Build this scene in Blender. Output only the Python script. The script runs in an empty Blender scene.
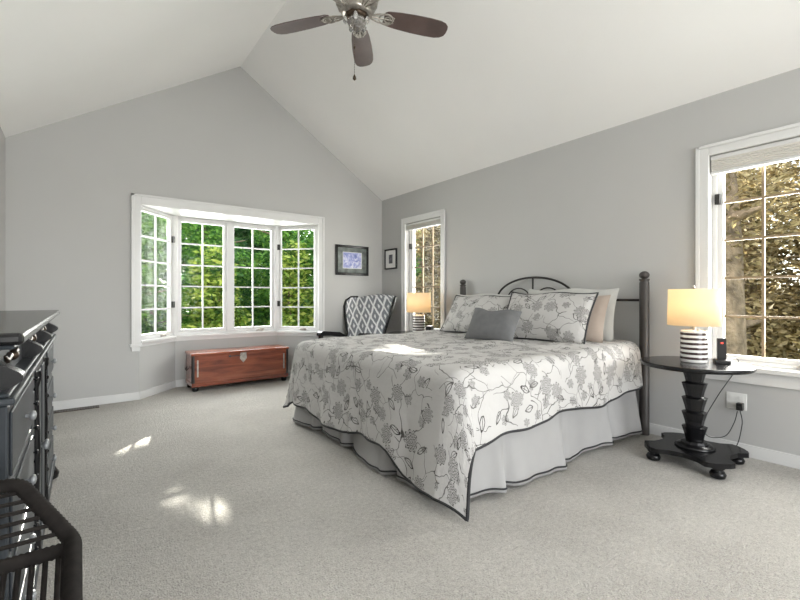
import bpy, math, random
import numpy as np
from mathutils import Vector, Matrix
PI = math.pi
random.seed(7); rng = np.random.default_rng(7)
C = bpy.context.scene.collection
S = bpy.context.scene

# ------------------------------------------------------------------ camera, sky, lights, exposure
cam = bpy.data.objects.new('camera', bpy.data.cameras.new('camera')); C.objects.link(cam)
cam.location = (0, 0, 1.1); cam.rotation_euler = (PI/2, 0, -math.atan2(.604, .796))
cam.data.lens = 18.95; cam.data.sensor_width = 36; cam.data.clip_start = .02; cam.data.shift_y = -3/800
S.camera = cam
w = bpy.data.worlds.new('sky'); S.world = w; w.use_nodes = True
nt = w.node_tree; sky = nt.nodes.new('ShaderNodeTexSky'); sky.sky_type = 'NISHITA'
sky.sun_disc = False; sky.sun_elevation = math.radians(28); sky.sun_rotation = math.radians(-11)
hs = nt.nodes.new('ShaderNodeHueSaturation'); hs.inputs['Saturation'].default_value = .35; nt.links.new(sky.outputs[0], hs.inputs['Color'])
nt.links.new(hs.outputs[0], nt.nodes['Background'].inputs[0]); nt.nodes['Background'].inputs[1].default_value = .8
SUN = Vector((.20, 1.0, .39)).normalized()          # towards the sun
def lamp(name, kind, loc, energy, color, aim, **kw):
    d = bpy.data.lights.new(name, kind); d.energy = energy; d.color = color
    for k, v in kw.items(): setattr(d, k, v)
    o = bpy.data.objects.new(name, d); C.objects.link(o); o.location = loc
    o.rotation_euler = Vector(aim).to_track_quat('-Z', 'Y').to_euler(); return o
lamp('sun', 'SUN', (6, 20, 10), 24, (1, .95, .86), -SUN, angle=.009)
lamp('added_rear_fill', 'AREA', (1.4, -4.35, 1.75), 228, (1, .988, .972), (-.16, 1, .6), shape='RECTANGLE', size=3.6, size_y=2.9)  # added fill lamp behind the camera; the rear window is invented for it
lamp('daylight_bay', 'AREA', (1.55, 6.4, 1.65), 150, (1, .99, .96), (-.05, -1, -.36), shape='RECTANGLE', size=2.6, size_y=1.6)
lamp('daylight_right_window', 'AREA', (3.98, .69, 1.42), 60, (1, .97, .93), (-1, 0, -.1), shape='RECTANGLE', size=.75, size_y=1.3)
lamp('daylight_corner_window', 'AREA', (3.98, 4.33, 1.42), 24, (1, .97, .93), (-1, 0, -.1), shape='RECTANGLE', size=.75, size_y=1.3)
S.view_settings.view_transform = 'Standard'; S.view_settings.look = 'None'
S.view_settings.exposure = 0.42; S.view_settings.gamma = 1; S.view_settings.use_curve_mapping = False

# ------------------------------------------------------------------ materials
class N:
    """tiny node-expression helper"""
    def __init__(s, name):
        s.m = bpy.data.materials.new(name); s.m.use_nodes = True; s.t = s.m.node_tree
        s.b = s.t.nodes['Principled BSDF']
    def node(s, typ, **kw):
        n = s.t.nodes.new(typ)
        for k, v in kw.items(): setattr(n, k, v)
        return n
    def put(s, inp, v):
        if hasattr(v, 'is_output'): s.t.links.new(v, inp)
        else: inp.default_value = v
    def M(s, op, a, b=0.0, c=None, clamp=False):
        n = s.node('ShaderNodeMath', operation=op, use_clamp=clamp)
        s.put(n.inputs[0], a); s.put(n.inputs[1], b)
        if c is not None: s.put(n.inputs[2], c)
        return n.outputs[0]
    def V(s, op, a, b=(0, 0, 0)):
        n = s.node('ShaderNodeVectorMath', operation=op); s.put(n.inputs[0], a)
        if op == 'SCALE': s.put(n.inputs['Scale'], b)
        else: s.put(n.inputs[1], b)
        return n.outputs['Value'] if op in ('LENGTH', 'DISTANCE') else n.outputs[0]
    def coord(s, k='Object'): return s.node('ShaderNodeTexCoord').outputs[k]
    def noise(s, vec, scale, detail=3, rough=.5, dist=0):
        n = s.node('ShaderNodeTexNoise'); s.put(n.inputs['Vector'], vec)
        for k, v in (('Scale', scale), ('Detail', detail), ('Roughness', rough), ('Distortion', dist)): n.inputs[k].default_value = v
        return n
    def mix(s, f, a, b):
        n = s.node('ShaderNodeMix', data_type='RGBA'); s.put(n.inputs[0], f)
        for i, v in ((6, a), (7, b)): s.put(n.inputs[i], v if hasattr(v, 'is_output') else (*v, 1))
        return n.outputs[2]
    def ramp(s, f, stops):
        n = s.node('ShaderNodeValToRGB'); s.put(n.inputs[0], f); e = n.color_ramp.elements
        while len(e) < len(stops): e.new(.5)
        for i, (p, c) in enumerate(stops): e[i].position = p; e[i].color = (*c, 1)
        return n.outputs[0]
    def bump(s, h, strength=.3, dist=.01):
        n = s.node('ShaderNodeBump'); n.inputs['Strength'].default_value = strength; n.inputs['Distance'].default_value = dist
        s.put(n.inputs['Height'], h); s.t.links.new(n.outputs[0], s.b.inputs['Normal'])
def mat(name, col, rough=.5, metal=0, var=.06, scale=8, bump=0, bscale=60, bdist=.003, coat=0, emit=0, spec=.5):
    n = N(name); b = n.b
    v = n.coord(); a = n.noise(v, scale, 4).outputs[0]
    b.inputs['Roughness'].default_value = rough; b.inputs['Metallic'].default_value = metal
    b.inputs['Coat Weight'].default_value = coat; b.inputs['Specular IOR Level'].default_value = spec
    n.t.links.new(n.ramp(a, [(.3, tuple(c*(1-var) for c in col)), (.7, tuple(min(1, c*(1+var)) for c in col))]), b.inputs['Base Color'])
    if bump: n.bump(n.noise(v, bscale, 3).outputs[0], bump, bdist)
    if emit: b.inputs['Emission Color'].default_value = (*col, 1); b.inputs['Emission Strength'].default_value = emit
    return n.m
Mt = {}
Mt['wall'] = mat('grey_wall_paint', (.462, .460, .453), .75, var=.012, scale=2, bump=.08, bscale=180, bdist=.001)
Mt['ceiling'] = mat('white_ceiling_paint', (.84, .835, .825), .85, var=.01, scale=2, bump=.06, bscale=140, bdist=.001)
Mt['trim'] = mat('white_trim_paint', (.66, .66, .655), .35, var=.01)
Mt['muntin_tan_shaded'] = mat('shaded_tan_muntin', (.28, .21, .13), .5, var=.05)  # tan, with the shadow side of these bars darkened into the colour
Mt['blackwood'] = mat('black_lacquer_wood', (.006, .006, .007), .2, spec=.35, var=.2, bump=.03, bscale=20)
Mt['dresserwood'] = mat('charcoal_painted_wood', (.030, .035, .041), .42, spec=.25, var=.25, scale=5, bump=.04, bscale=15)
Mt['iron'] = mat('dark_iron', (.03, .028, .027), .42, .5, var=.2, bump=.1, bscale=40)
Mt['post'] = mat('dark_brown_post', (.052, .046, .043), .45, .1, var=.25, bump=.15, bscale=30)
Mt['knob'] = mat('pewter_knob', (.26, .27, .28), .35, .3, var=.1)
Mt['rope'] = mat('dark_brown_rope', (.012, .010, .009), .85, spec=.2, var=.35, scale=60)
Mt['grey'] = mat('charcoal_velvet', (.135, .137, .14), .9, var=.08, scale=20, bump=.2, bscale=300)
Mt['tan'] = mat('tan_cotton', (.41, .34, .29), .9, var=.05, scale=10, bump=.15, bscale=30)
Mt['palegrey'] = mat('pale_grey_cotton', (.50, .50, .48), .9, var=.04, scale=10, bump=.15, bscale=30)
Mt['skirt'] = mat('white_cotton', (.345, .34, .335), .9, var=.03, scale=6, bump=.15, bscale=25)
Mt['piping'] = mat('black_piping', (.02, .02, .022), .7)
Mt['blind'] = mat('pale_fabric_blind', (.62, .60, .56), .8, var=.02)
Mt['black_plastic'] = mat('black_plastic', (.012, .012, .013), .3)
Mt['white_plastic'] = mat('white_plastic', (.75, .75, .73), .35, var=.01)
Mt['red_led'] = mat('red_indicator', (.8, .05, .03), .4, emit=1.5)
Mt['brass'] = mat('aged_silver', (.36, .335, .30), .28, .9, var=.25, scale=50)
Mt['bronze'] = mat('antique_bronze', (.07, .05, .035), .35, .8, var=.3, scale=40)
Mt['blade'] = mat('walnut_blade', (.085, .055, .05), .35, var=.25, scale=6, coat=.3)
Mt['ceramic'] = mat('white_ceramic', (.78, .77, .75), .15, var=.01)
Mt['stripe'] = mat('dark_brown_glaze', (.05, .03, .03), .2)
Mt['bark'] = mat('tree_bark', (.25, .185, .12), .95, var=.5, scale=7, bump=1, bscale=14, bdist=.05)
Mt['lawn'] = mat('lawn', (.10, .16, .04), .95, var=.5, scale=2, bump=.5, bscale=30)
Mt['photo'] = mat('photo_print_dark', (.10, .10, .11), .4, var=.9, scale=24)
Mt['mat_white'] = mat('white_mount', (.75, .75, .73), .8, var=.01)
Mt['mat_grey'] = mat('grey_mount', (.16, .18, .17), .8, var=.5, scale=12)
Mt['tag'] = mat('steel_plate', (.40, .37, .33), .4, .7, var=.3, scale=30)
def m_art():
    n = N('blue_abstract_print'); v = n.coord(); a = n.noise(v, 9, 5, .6, 1.8).outputs[0]
    n.t.links.new(n.ramp(a, [(.35, (.10, .13, .38)), (.5, (.30, .33, .62)), (.62, (.62, .63, .75))]), n.b.inputs['Base Color'])
    n.b.inputs['Roughness'].default_value = .4; return n.m
Mt['art'] = m_art()
def m_carpet():
    n = N('cream_carpet'); v = n.coord()
    a = n.noise(v, 150, 2, .6).outputs[0]; b2 = n.noise(v, 2.2, 4, .6).outputs[0]; c2 = n.noise(v, 45, 3, .7).outputs[0]
    f = n.M('ADD', n.M('MULTIPLY', a, .45), n.M('ADD', n.M('MULTIPLY', b2, .22), n.M('MULTIPLY', c2, .33)))
    n.t.links.new(n.ramp(f, [(.32, (.28, .26, .235)), (.5, (.51, .487, .447)), (.68, (.72, .69, .64))]), n.b.inputs['Base Color'])
    n.b.inputs['Roughness'].default_value = 1; n.b.inputs['Sheen Weight'].default_value = .2
    n.bump(n.M('ADD', a, n.M('MULTIPLY', c2, 1.2)), .9, .02); return n.m
Mt['carpet'] = m_carpet()
def m_cedar():
    n = N('red_cedar_planks'); v = n.coord()
    mp = n.node('ShaderNodeMapping'); mp.inputs['Scale'].default_value = (1, 6, 9); n.t.links.new(v, mp.inputs[0])
    a = n.noise(mp.outputs[0], 2.2, 6, .6, .6).outputs[0]
    n.t.links.new(n.ramp(a, [(.3, (.10, .020, .009)), (.5, (.25, .056, .022)), (.72, (.33, .10, .045))]), n.b.inputs['Base Color'])
    n.b.inputs['Roughness'].default_value = .25; n.b.inputs['Coat Weight'].default_value = .6; n.b.inputs['Coat Roughness'].default_value = .12; return n.m
Mt['cedar'] = m_cedar()
def m_floral():
    n = N('floral_printed_cotton'); uv = n.coord('UV')
    wob = n.V('SCALE', n.V('SUBTRACT', n.noise(uv, 14, 2).outputs['Color'], (.5, .5, .5)), .03)
    p = n.V('ADD', uv, wob)
    def polar(vec, scale, rnd):
        vo = n.node('ShaderNodeTexVoronoi', voronoi_dimensions='2D'); vo.inputs['Scale'].default_value = scale
        vo.inputs['Randomness'].default_value = rnd; n.put(vo.inputs['Vector'], vec)
        d = n.V('SUBTRACT', vec, vo.outputs['Position']); sp = n.node('ShaderNodeSeparateXYZ'); n.put(sp.inputs[0], d)
        cs = n.node('ShaderNodeSeparateColor'); n.put(cs.inputs[0], vo.outputs['Color'])
        return sp.outputs[0], sp.outputs[1], cs.outputs[0], cs.outputs[1]
    def petals(vec, scale, rnd, base, spread, npet, keep):
        x, y, r1, r2 = polar(vec, scale, rnd)
        r = n.M('SQRT', n.M('ADD', n.M('MULTIPLY', x, x), n.M('MULTIPLY', y, y)))
        th = n.M('ADD', n.M('ARCTAN2', y, x), n.M('MULTIPLY', r1, 6.28))
        R = n.M('MULTIPLY', n.M('ADD', base, n.M('MULTIPLY', r2, spread)),
                n.M('ADD', .70, n.M('MULTIPLY', n.M('ABSOLUTE', n.M('COSINE', n.M('MULTIPLY', th, npet/2))), .32)))
        f = n.M('DIVIDE', r, R)
        k = n.M('MULTIPLY', f, 4)
        ring = n.M('LESS_THAN', n.M('ABSOLUTE', n.M('SUBTRACT', k, n.M('ROUND', k))), .15)
        rad = n.M('LESS_THAN', n.M('ABSOLUTE', n.M('SINE', n.M('MULTIPLY', th, npet))), .26)
        inside = n.M('LESS_THAN', f, 1.06)
        ok = n.M('GREATER_THAN', r1, keep)
        ink = n.M('MULTIPLY', n.M('MULTIPLY', n.M('MAXIMUM', ring, n.M('MULTIPLY', rad, .75)), inside), ok)
        return ink, n.M('MULTIPLY', inside, ok)
    f1, in1 = petals(p, 4.8, .7, .040, .022, 9, .10)
    f2, in2 = petals(n.V('ADD', p, (3.3, 1.7, 0)), 8, .9, .022, .014, 6, .35)
    # leaves: outlined ellipses with a mid rib
    x, y, r1, r2 = polar(n.V('ADD', p, (7.1, 4.2, 0)), 7.0, .9)
    a = n.M('MULTIPLY', r1, 6.28); ca = n.M('COSINE', a); sa = n.M('SINE', a)
    lx = n.M('ADD', n.M('MULTIPLY', x, ca), n.M('MULTIPLY', y, sa)); ly = n.M('SUBTRACT', n.M('MULTIPLY', y, ca), n.M('MULTIPLY', x, sa))
    e = n.M('ADD', n.M('POWER', n.M('ABSOLUTE', n.M('DIVIDE', lx, .045)), 1.4), n.M('POWER', n.M('ABSOLUTE', n.M('DIVIDE', ly, .019)), 1.4))
    rim = n.M('LESS_THAN', n.M('ABSOLUTE', n.M('SUBTRACT', e, .85)), .17)
    rib = n.M('MULTIPLY', n.M('LESS_THAN', n.M('ABSOLUTE', ly), .0016), n.M('LESS_THAN', e, .9))
    leaf = n.M('MULTIPLY', n.M('MAXIMUM', rim, rib), n.M('GREATER_THAN', r2, .45))
    def vine(off, sc, wd):
        q = n.V('ADD', n.V('ADD', uv, off), n.V('SCALE', n.V('SUBTRACT', n.noise(uv, 5.5, 2).outputs['Color'], (.5, .5, .5)), .22))
        vo = n.node('ShaderNodeTexVoronoi', voronoi_dimensions='2D', feature='DISTANCE_TO_EDGE'); vo.inputs['Scale'].default_value = sc; n.put(vo.inputs['Vector'], q)
        gate = n.M('GREATER_THAN', n.noise(n.V('ADD', uv, off), 5, 1).outputs[0], .44)
        return n.M('MULTIPLY', n.M('LESS_THAN', vo.outputs['Distance'], wd), gate)
    vin = n.M('MAXIMUM', vine((1, 2, 0), 4.2, .011), vine((9, 5, 0), 6.5, .012))
    other = n.M('MAXIMUM', n.M('MAXIMUM', n.M('MULTIPLY', vin, .8), n.M('MULTIPLY', leaf, .9)), n.M('MULTIPLY', f2, n.M('SUBTRACT', 1, in1)))
    ink = n.M('MAXIMUM', f1, n.M('MULTIPLY', other, n.M('SUBTRACT', 1, in1)))
    ink = n.M('MULTIPLY', ink, n.M('ADD', .62, n.M('MULTIPLY', n.noise(uv, 6, 2).outputs[0], .75)), clamp=True)
    base = n.mix(n.noise(uv, 3, 3).outputs[0], (.44, .43, .418), (.51, .50, .49))
    n.t.links.new(n.mix(ink, base, (.03, .026, .023)), n.b.inputs['Base Color'])
    n.b.inputs['Roughness'].default_value = .85
    n.bump(n.M('ADD', n.noise(uv, 26, 3).outputs[0], n.M('MULTIPLY', ink, .3)), .35, .012); return n.m
Mt['floral'] = m_floral()
def m_ikat():
    n = N('grey_diamond_fabric'); sp = n.node('ShaderNodeSeparateXYZ')
    uv = n.coord('Object'); wob = n.V('SCALE', n.V('SUBTRACT', n.noise(uv, 12, 2).outputs['Color'], (.5, .5, .5)), .025)
    n.put(sp.inputs[0], n.V('ADD', uv, wob)); x, y, z = sp.outputs
    a = n.M('ADD', n.M('MULTIPLY', n.M('ADD', x, y), 6.5), n.M('MULTIPLY', z, 3.6)); b = n.M('SUBTRACT', n.M('MULTIPLY', n.M('ADD', x, y), 6.5), n.M('MULTIPLY', z, 3.6))
    tri = lambda q: n.M('ABSOLUTE', n.M('SUBTRACT', n.M('FRACT', q), .5))
    ln = n.M('MAXIMUM', n.M('LESS_THAN', tri(a), .10), n.M('LESS_THAN', tri(b), .10))
    dot = n.M('MULTIPLY', n.M('GREATER_THAN', tri(a), .38), n.M('GREATER_THAN', tri(b), .38))
    n.t.links.new(n.mix(n.M('MAXIMUM', ln, dot), (.19, .20, .22), (.72, .72, .72)), n.b.inputs['Base Color'])
    n.b.inputs['Roughness'].default_value = .9; return n.m
Mt['ikat'] = m_ikat()
def m_shade():
    n = N('lit_linen_shade'); v = n.coord(); a = n.noise(v, 60, 2).outputs[0]
    n.t.links.new(n.mix(a, (.74, .66, .52), (.80, .72, .58)), n.b.inputs['Base Color'])
    tr = n.node('ShaderNodeBsdfTranslucent'); tr.inputs[0].default_value = (.95, .80, .55, 1)
    mx = n.node('ShaderNodeMixShader'); mx.inputs[0].default_value = .45
    out = n.t.nodes['Material Output']
    n.t.links.new(n.b.outputs[0], mx.inputs[1]); n.t.links.new(tr.outputs[0], mx.inputs[2]); n.t.links.new(mx.outputs[0], out.inputs[0])
    n.b.inputs['Roughness'].default_value = .9
    n.b.inputs['Emission Color'].default_value = (1, .70, .33, 1); n.b.inputs['Emission Strength'].default_value = .22
    return n.m
Mt['shade'] = m_shade()
Mt['bulb'] = mat('glowing_bulb', (1, .72, .40), .5, emit=12)
def m_glass(name, gl=.06, col=(1, 1, 1)):
    n = N(name); t = n.node('ShaderNodeBsdfTransparent'); t.inputs[0].default_value = (*col, 1)
    g = n.node('ShaderNodeBsdfGlossy'); g.inputs['Roughness'].default_value = .02
    fr = n.node('ShaderNodeFresnel'); fr.inputs[0].default_value = 1.35
    mx = n.node('ShaderNodeMixShader'); n.put(mx.inputs[0], n.M('MULTIPLY', fr.outputs[0], .12))
    n.t.links.new(t.outputs[0], mx.inputs[1]); n.t.links.new(g.outputs[0], mx.inputs[2])
    n.t.links.new(mx.outputs[0], n.t.nodes['Material Output'].inputs[0]); return n.m
Mt['glass'] = m_glass('window_glass', col=(.96, .97, .96))
def m_crystal():
    n = N('cut_crystal'); n.b.inputs['Transmission Weight'].default_value = .85; n.b.inputs['Roughness'].default_value = .06
    n.b.inputs['IOR'].default_value = 1.5; n.t.links.new(n.mix(n.noise(n.coord(), 30).outputs[0], (.85, .84, .8), (1, 1, 1)), n.b.inputs['Base Color']); return n.m
Mt['crystal'] = m_crystal()
def m_leaf(name, c1, c2, c3, tl=.5):
    n = N(name); rp = n.node('ShaderNodeNewGeometry').outputs['Random Per Island']; a = n.M('ADD', n.M('MULTIPLY', n.noise(n.coord(), 2.6, 5, .75).outputs[0], .72), n.M('MULTIPLY', rp, .28)); col = n.ramp(a, [(.36, c1), (.5, c2), (.64, c3)])
    n.t.links.new(col, n.b.inputs['Base Color']); n.b.inputs['Roughness'].default_value = .5
    tr = n.node('ShaderNodeBsdfTranslucent'); n.t.links.new(col, tr.inputs[0])
    mx = n.node('ShaderNodeMixShader'); mx.inputs[0].default_value = tl
    n.t.links.new(n.b.outputs[0], mx.inputs[1]); n.t.links.new(tr.outputs[0], mx.inputs[2])
    n.t.links.new(mx.outputs[0], n.t.nodes['Material Output'].inputs[0]); return n.m
Mt['leaf_green'] = m_leaf('green_leaves', (.04, .14, .03), (.14, .34, .06), (.34, .58, .11))
Mt['leaf_yellow'] = m_leaf('yellow_green_leaves', (.03, .09, .015), (.20, .33, .045), (.60, .66, .15))
Mt['leaf_dark'] = m_leaf('dark_evergreen_leaves', (.02, .08, .02), (.08, .20, .06), (.20, .36, .12), .4)
Mt['leaf_olive'] = m_leaf('olive_brown_needles', (.11, .085, .038), (.30, .23, .11), (.56, .46, .25), .45)

# ------------------------------------------------------------------ mesh helpers
class MB:
    def __init__(s): s.v = []; s.f = []; s.sm = []
    def add(s, vs, fs, smooth=False):
        o = len(s.v); s.v += [tuple(v) for v in vs]; s.f += [tuple(i+o for i in f) for f in fs]; s.sm += [smooth]*len(fs); return s
    def box(s, x0, x1, y0, y1, z0, z1):
        v = [(x, y, z) for z in (z0, z1) for y in (y0, y1) for x in (x0, x1)]
        return s.add(v, [(0, 2, 3, 1), (4, 5, 7, 6), (0, 1, 5, 4), (2, 6, 7, 3), (0, 4, 6, 2), (1, 3, 7, 5)])
    def bar(s, p, q, wd, z0, z1, ext=0):
        """upright slab following the plan segment p-q, wd thick outward (left of p->q)"""
        p = Vector(p[:2]); q = Vector(q[:2]); d = (q-p).normalized(); nrm = Vector((-d.y, d.x))
        p = p-d*ext; q = q+d*ext
        pts = [p, q, q+nrm*wd, p+nrm*wd]
        v = [(a.x, a.y, z) for z in (z0, z1) for a in pts]
        return s.add(v, [(3, 2, 1, 0), (4, 5, 6, 7), (0, 1, 5, 4), (1, 2, 6, 5), (2, 3, 7, 6), (3, 0, 4, 7)])
    def prism(s, poly, a0, a1, axis='x', smooth=False):
        """polygon extruded along an axis; poly is in the two other axes in order"""
        def P(u, v, a): return {'x': (a, u, v), 'y': (u, a, v), 'z': (u, v, a)}[axis]
        n = len(poly); v = [P(u, w_, a0) for u, w_ in poly]+[P(u, w_, a1) for u, w_ in poly]
        s.add(v, [tuple(range(n-1, -1, -1)), tuple(range(n, 2*n))])
        return s.add(v, [(i, (i+1) % n, n+(i+1) % n, n+i) for i in range(n)], smooth)
    def tube(s, pts, r, n=10, closed=False, cap=True):
        pts = [Vector(p) for p in pts]; m = len(pts); rr = r if isinstance(r, (list, tuple)) else [r]*m
        rings = []; up = None
        for i, p in enumerate(pts):
            a = pts[i-1] if (i or closed) else p; b = pts[(i+1) % m] if (i < m-1 or closed) else p
            t = (b-a).normalized()
            if up is None: up = t.orthogonal().normalized()
            up = (up-t*up.dot(t)); up = up.normalized() if up.length > 1e-6 else t.orthogonal().normalized()
            bi = t.cross(up)
            rings.append([p+(up*math.cos(2*PI*k/n)+bi*math.sin(2*PI*k/n))*rr[i] for k in range(n)])
        v = [q for R in rings for q in R]; f = []
        for i in range(m if closed else m-1):
            j = (i+1) % m
            for k in range(n): f.append((i*n+k, i*n+(k+1) % n, j*n+(k+1) % n, j*n+k))
        s.add(v, f, True)
        if cap and not closed:
            s.add(rings[0], [tuple(range(n-1, -1, -1))]); s.add(rings[-1], [tuple(range(n))])
        return s
    def lathe(s, prof, c=(0, 0, 0), n=28, smooth=True, axis=None, waves=None):
        """prof = [(r, z)] bottom to top"""
        R = Matrix.Identity(3) if axis is None else Vector((0, 0, 1)).rotation_difference(Vector(axis)).to_matrix()
        v = []
        for r, z in prof:
            for k in range(n):
                a = 2*PI*k/n; q = r*(1+(waves[0]*math.cos(waves[1]*a) if waves else 0))
                v.append(Vector(c)+R @ Vector((q*math.cos(a), q*math.sin(a), z)))
        f = [(i*n+k, i*n+(k+1) % n, (i+1)*n+(k+1) % n, (i+1)*n+k) for i in range(len(prof)-1) for k in range(n)]
        s.add(v, f, smooth)
        m = len(prof)-1
        s.add(v[:n], [tuple(range(n-1, -1, -1))]); s.add(v[m*n:], [tuple(range(n))]); return s
    def ball(s, c, r, sz=1, n=16):
        prof = [(max(r*math.sin(PI*i/10), .0004), -r*sz*math.cos(PI*i/10)) for i in range(11)]
        return s.lathe(prof, c, n)
    def build(s, name, m, parent=None, bevel=0, loc=None, uv=None):
        me = bpy.data.meshes.new(name); me.from_pydata(s.v, [], s.f); me.validate()
        if len(me.polygons) == len(s.sm): me.polygons.foreach_set('use_smooth', s.sm)
        if uv is not None:
            l = me.uv_layers.new(name='UVMap')
            for lp in me.loops: l.data[lp.index].uv = uv[lp.vertex_index]
        me.materials.append(Mt[m] if isinstance(m, str) else m)
        o = bpy.data.objects.new(name, me); C.objects.link(o); o.parent = parent
        if loc: o.location = loc
        if bevel:
            b = o.modifiers.new('bevel', 'BEVEL'); b.width = bevel; b.segments = 2; b.limit_method = 'ANGLE'; b.angle_limit = .7
        return o
def tag(o, label=None, cat=None, group=None, kind=None):
    for k, v in (('label', label), ('category', cat), ('group', group), ('kind', kind)):
        if v: o[k] = v
    return o
def empty(name, loc=(0, 0, 0), rz=0, **kw):
    o = bpy.data.objects.new(name, None); o.empty_display_size = .1; C.objects.link(o); o.location = loc; o.rotation_euler.z = rz
    return tag(o, **kw)
def copy_tree(o, parent=None):
    c = o.copy(); C.objects.link(c); c.parent = parent
    for ch in list(o.children): copy_tree(ch, c)
    return c
def smoothstep(a, b, x): t = min(1, max(0, (x-a)/(b-a))); return t*t*(3-2*t)
def struct(o): o['kind'] = 'structure'; return o

# ------------------------------------------------------------------ room shell
XL, XR, YB, YF = -.55, 3.665, 5.285, -4.2
XC = (XL+XR)/2; EAVE, RIDGE = 2.567, 3.92; T = .16
BAY = [(.50, YB), (.92, 5.75), (2.19, 5.75), (2.61, YB)]; BTOP = 2.10; BSILL = .60
m = MB().box(XL-T, XR+T, YF-T, YB, -.1, 0)
m.prism([(BAY[0][0]-.02, YB), (BAY[3][0]+.02, YB), (2.25, 5.86), (.86, 5.86)], -.1, 0, 'z')
struct(m.build('floor', 'carpet'))
sl = (RIDGE-EAVE)/(XR-XC)
m = MB().prism([(XL-T, EAVE-T*sl), (XC, RIDGE), (XR+T, EAVE-T*sl), (XR+T, EAVE+.2), (XC, RIDGE+.25), (XL-T, EAVE+.2)], YF-T, YB+T, 'y')
struct(m.build('ceiling', 'ceiling'))
# gable wall with the bay opening
m = MB()
m.prism([(XL-T, 0), (BAY[0][0], 0), (BAY[0][0], BTOP), (XL-T, BTOP)], YB, YB+T, 'y')
m.prism([(BAY[3][0], 0), (XR+T, 0), (XR+T, BTOP), (BAY[3][0], BTOP)], YB, YB+T, 'y')
m.prism([(XL-T, BTOP), (XR+T, BTOP), (XR+T, EAVE-T*sl+.03), (XC, RIDGE+.03), (XL-T, EAVE-T*sl+.03)], YB, YB+T, 'y')
struct(m.build('wall_back', 'wall'))
def rect_wall(name, x0, x1, ycuts, z1, holes):
    """slab x0..x1; holes = [(ya, yb, za, zb)]"""
    m = MB(); ys = sorted(set(ycuts+[h[0] for h in holes]+[h[1] for h in holes]))
    for a, b in zip(ys, ys[1:]):
        hs = [h for h in holes if h[0] <= a and h[1] >= b]
        if hs: m.box(x0, x1, a, b, 0, hs[0][2]); m.box(x0, x1, a, b, hs[0][3], z1)
        else: m.box(x0, x1, a, b, 0, z1)
    return struct(m.build(name, 'wall'))
WZ0, WZ1 = .62, 2.13
WIN = [(.29, 1.085), (3.955, 4.69)]
rect_wall('wall_right', XR, XR+T, [YF-T, YB+T], EAVE+.02, [(a, b, WZ0, WZ1) for a, b in WIN])
rect_wall('wall_left', XL-T, XL, [YF-T, YB+T], EAVE+.02, [])
m = MB(); m.box(XL, -.35, YF-T, YF, 0, 2.6).box(3.4, XR, YF-T, YF, 0, 2.6).box(-.35, 3.4, YF-T, YF, 0, .3)
m.prism([(XL-T, 2.6), (XR+T, 2.6), (XC, RIDGE)], YF-T, YF, 'y'); struct(m.build('wall_rear', 'wall'))
# bay below the sill, its head and soffit
def offset_poly(pts, d):
    out = []
    for i, p in enumerate(pts):
        P = Vector(p); ns = []
        for a, b in ((i-1, i), (i, i+1)):
            if a >= 0 and b < len(pts): e = (Vector(pts[b])-Vector(pts[a])).normalized(); ns.append(Vector((-e.y, e.x)))
        nn = sum(ns, Vector((0, 0))).normalized(); out.append(tuple(P+nn*(d/nn.dot(ns[0]))))
    return out
def band(m, d0, d1, z0, z1, pts=BAY):
    a, b = offset_poly(pts, d0), offset_poly(pts, d1)
    for i in range(len(pts)-1):
        q = [a[i], a[i+1], b[i+1], b[i]]
        v = [(x, y, z) for z in (z0, z1) for x, y in q]
        m.add(v, [(3, 2, 1, 0), (4, 5, 6, 7), (0, 1, 5, 4), (1, 2, 6, 5), (2, 3, 7, 6), (3, 0, 4, 7)])
    return m
struct(band(MB(), 0, .12, 0, BSILL-.005).build('wall_bay', 'wall'))
struct(band(MB(), 0, .14, 2.085, 2.35).build('wall_bay_head', 'wall'))
struct(MB().prism([(BAY[0][0], YB+.001), (BAY[3][0], YB+.001), (2.25, 5.86), (.86, 5.86)], BTOP-.012, BTOP+.05, 'z').build('ceiling_bay', 'trim'))
sill = band(MB(), -.035, .11, BSILL, BSILL+.03); band(sill, -.012, 0, BSILL-.04, BSILL)
struct(sill.build('trim_1', 'trim', bevel=.004))
# casing round the bay opening (stands proud of the gable wall)
m = MB(); y0, y1 = YB-.022, YB
x0, x1 = .44, 2.67
m.box(x0, x0+.075, y0, y1, .60, 2.19).box(x1-.075, x1, y0, y1, .60, 2.19).box(x0+.075, x1-.075, y0, y1, 2.09, 2.19)
m.box(x0-.012, x0+.016, y0-.01, y0, .6, 2.2).box(x1-.016, x1+.012, y0-.01, y0, .6, 2.2).box(x0-.012, x1+.012, y0-.01, y0, 2.176, 2.2)
m.box(x0-.03, x0+.085, y0-.022, YB, .572, .602).box(x1-.085, x1+.03, y0-.022, YB, .572, .602)
m.box(x0-.01, x0+.07, y0, YB, .52, .572).box(x1-.07, x1+.01, y0, YB, .52, .572)
struct(m.build('trim_2', 'trim', bevel=.003))
# baseboards
def bb(name, m): struct(m.build(name, 'trim', bevel=.003))
bb('baseboard_back', MB().box(XL, BAY[0][0]+.004, YB-.014, YB, 0, .085).box(BAY[3][0]-.004, XR, YB-.014, YB, 0, .085))
bb('baseboard_bay', band(MB(), -.014, 0, 0, .085))
bb('baseboard_right', MB().box(XR-.014, XR, YF, YB, 0, .085))
bb('baseboard_left', MB().box(XL, XL+.014, YF, YB, 0, .085))

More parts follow.
